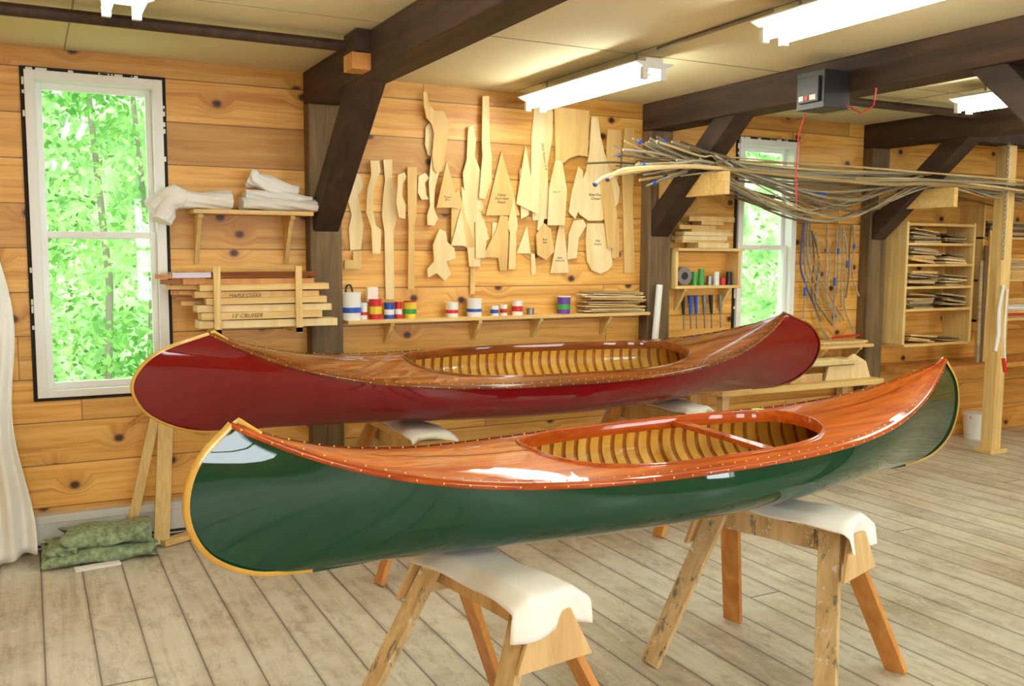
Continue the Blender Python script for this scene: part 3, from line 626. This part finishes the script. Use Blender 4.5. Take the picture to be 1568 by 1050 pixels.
for xl,zl in((2.80,1.90),(2.88,1.93)):
    P=catmull([(xl,4.42,zl-.03),(xl+.12,4.42,zl+.03),(3.3,4.42,1.99),(3.69,4.42,2.0),(5.0,4.42,1.96),(5.71,4.42,1.98),(7.5,4.42,1.93)],40);b.tube([tuple(p) for p in P],.013,M_strip[1],8)
    b.tube([tuple(P[0]),tuple(P[1]*.6+P[0]*.4)],.014,M_blue,8)
b.build('bent_wood_strips')
b=MB()
for i in range(14):
    x=rr.uniform(5.02,5.5);zt_=rr.uniform(1.6,1.75);d=rr.uniform(-.12,.22);L=rr.uniform(.5,.85)
    P=catmull([(x,WY-.05,zt_),(x+d*.3,WY-.05,zt_-L*.3),(x+d*.2,WY-.05,zt_-L*.7),(x+d,WY-.06,zt_-L)],16)
    b.tube([tuple(p) for p in P],.006,rr.choice([M_strip[0],M_strip[2],M_strip[0]]),6)
    if i%3==0: b.tube([tuple(P[5+i%6]),tuple(P[6+i%6])],.010,M_blue,6)
for i in range(4):
    P=catmull([(5.0+.02*i,WY-.05,1.78),(4.985+.03*i,WY-.05,1.55),(5.0+.05*i,WY-.05,1.35),(5.2+.08*i,WY-.05,1.0)],20);b.tube([tuple(p) for p in P],.006,M_strip[0] if i else M_blue,6)
b.build('hanging_bent_strips')
# ------------------------------------------------------------ fluorescent fixtures
def fixture(x,y0,y1):
    b=MB();b.box(x-.05,x+.05,y0+.004,y1-.004,H-.098,H-.05,M_white)
    b.prism([(x-.05,H-.10),(x-.11,H-.075),(x-.11,H-.070),(x+.11,H-.070),(x+.11,H-.075),(x+.05,H-.10)],'Y',y1,y0,M_white)
    for yy in(y0+.15,y1-.15): b.cyl((x,yy,H-.055),.006,.006,.055,M_metal,8)
    for dx in(-.05,.05):
        b.cyl((x+dx,y0+.03,H-.125),.016,.016,y1-y0-.06,M_tube,10,'Y')
        for yy in(y0+.002,y1-.027): b.box(x+dx-.015,x+dx+.015,yy,yy+.025,H-.15,H-.09,M_white)
    b.build('fluorescent_light_fixture')
for q in((.33,2.45,3.65),(2.66,3.68,4.86),(2.62,1.68,2.86),(4.85,2.5,3.7),(.33,-.6,.6),(2.62,-1.0,.2),(5.0,-.4,.8),(7.3,2.6,3.8)): fixture(*q)
b=MB();b.tube([(2.66,3.66,H-.012),(2.64,2.88,H-.012)],.009,M_metal,8);b.build('electrical_conduit')
b=MB();b.box(3.42,3.59,3.36,3.54,2.20,2.38,M_black);b.box(3.405,3.42,3.385,3.515,2.23,2.35,M_black);b.box(3.402,3.406,3.40,3.44,2.24,2.265,M_white);b.box(3.402,3.406,3.45,3.47,2.24,2.265,M_red);b.box(3.402,3.406,3.48,3.51,2.24,2.265,M_white)
b.tube([(3.5,3.56,2.2),(3.5,3.6,2.1),(3.49,3.6,1.9),(3.5,3.6,1.75)],.004,M_red,6);b.tube([(3.56,3.36,2.22),(3.58,3.28,2.17),(3.6,3.22,2.20),(3.6,3.21,2.28)],.004,M_red,6);b.build('garage_door_motor',bevel=.01)
b=MB();cx,cy=6.30,4.4
for k in range(26):
    z=2.28-k*.032;P=[(cx+(.009*math.cos(t) if k%2 else 0),cy+(0 if k%2 else .009*math.cos(t)),z+.02*math.sin(t)) for t in np.linspace(0,2*math.pi,10)[:-1]];b.tube(P,.003,M_metal,5,closed=True)
b.box(cx-.035,cx+.035,cy-.015,cy+.015,1.05,1.46,M_pineZ)
b.tube([(cx-.02,cy-.03,1.28),(cx-.05,cy-.03,1.1),(cx-.04,cy-.03,.92),(cx-.07,cy-.03,.8)],.014,M_cloth,8);b.tube([(cx+.03,cy-.03,1.25),(cx+.02,cy-.03,.95),(cx+.05,cy-.03,.72)],.008,M_cloth,8)
b.tube([(cx+.03,cy-.03,.74),(cx+.06,cy-.03,.64)],.014,M_red,8);b.build('chain_hoist_with_clamp')
# ------------------------------------------------------------ left floor things
b=MB();b.box(XL,1.3,WY-.06,WY,.02,.19,M_heater);b.box(XL,1.3,WY-.068,WY-.05,.15,.19,M_heater);b.box(XL,1.3,WY-.064,WY-.058,.03,.045,M_black);b.build('baseboard_heater',bevel=.004)
M_rug=plain('green_carpet',(138,156,122),.95,var=.4,sc_=40)
b=MB()
def fold(x0,x1,y0,y1,z,th,sd,sq=.6):
    n=26;G=[]
    for i in range(n+1):
        row=[]
        for k in range(29):
            t=2*math.pi*k/28;cy=(y0+y1)/2+(y1-y0)/2*math.copysign(abs(math.cos(t))**sq,math.cos(t));cz=z+th/2+th/2*math.copysign(abs(math.sin(t))**.8,math.sin(t))
            row.append((x0+(x1-x0)*i/n+.02*math.sin(t*3+sd),cy+.008*math.sin(i*.6+sd),max(.002,cz+.006*math.sin(i*.4+sd+t))))
        G.append(row)
    b.grid(G,M_rug);b.add(G[0][:28],[tuple(range(28))],M_rug);b.add(G[-1][:28],[tuple(range(28))],M_rug)
fold(.02,.50,4.74,5.0,.0,.075,1,.5);fold(.10,.48,4.77,5.0,.068,.085,3,.5);fold(.03,.16,4.76,4.98,.05,.05,2);b.build('folded_green_carpet')
b=MB();b.board((.14,4.70,.008),(.34,4.72,.008),.05,.012,M_cloth,side=(0,1,0));b.build('paper_scrap')
b=MB();b.board((.40,5.02,.01),(.56,WY-.03,.66),.05,.02,M_pineZ);b.board((.55,4.92,.01),(.61,WY-.03,.66),.075,.022,M_pineZ);b.board((.55,4.9,.02),(.70,4.98,.02),.06,.03,M_pine,side=(0,1,0));b.board((.43,WY-.02,.6),(.60,WY-.02,.72),.02,.015,M_horse2);b.build('leaning_boards',bevel=.002)
b=MB();G=[]
for i in range(41):
    v=i/40;row=[]
    for j in range(51):
        t=j/50;w=.09+.09*v+.02*math.sin(v*9);row.append((-.205+(t-.5)*2*w+.010*math.sin(v*7),4.93-.05*math.sin(t*math.pi)-.024*math.sin(t*24+v*3)*(.4+v)-.01*math.sin(v*17+t*9),1.42-1.40*v-.03*math.sin(t*5)))
    G.append(row)
b.grid(G,M_cloth);b.build('white_hanging_sheet',solid=.004)
# ------------------------------------------------------------ lights and world
w=bpy.data.worlds.new('world');sc.world=w;w.use_nodes=True;nt=w.node_tree;bg=nt.nodes['Background']
bg.inputs[0].default_value=(.90,.96,1,1);bg.inputs[1].default_value=3.2
for i,q in enumerate(RW):
    l=bpy.data.lights.new('daylight','AREA');l.shape='RECTANGLE';l.size=q[1]-q[0];l.size_y=q[3]-q[2];l.energy=54;l.color=(.90,.96,1)
    o=bpy.data.objects.new('daylight_through_window',l);sc.collection.objects.link(o);o.location=((q[0]+q[1])/2,YB-.2,(q[2]+q[3])/2);o.rotation_euler=(math.radians(90),0,0)  # area lamp added as daylight-coloured fill outside each added rear opening
s=bpy.data.lights.new('sun','SUN');s.energy=2.0;s.angle=.05;o=bpy.data.objects.new('sun',s);sc.collection.objects.link(o);o.rotation_euler=(math.radians(40),math.radians(-20),0)
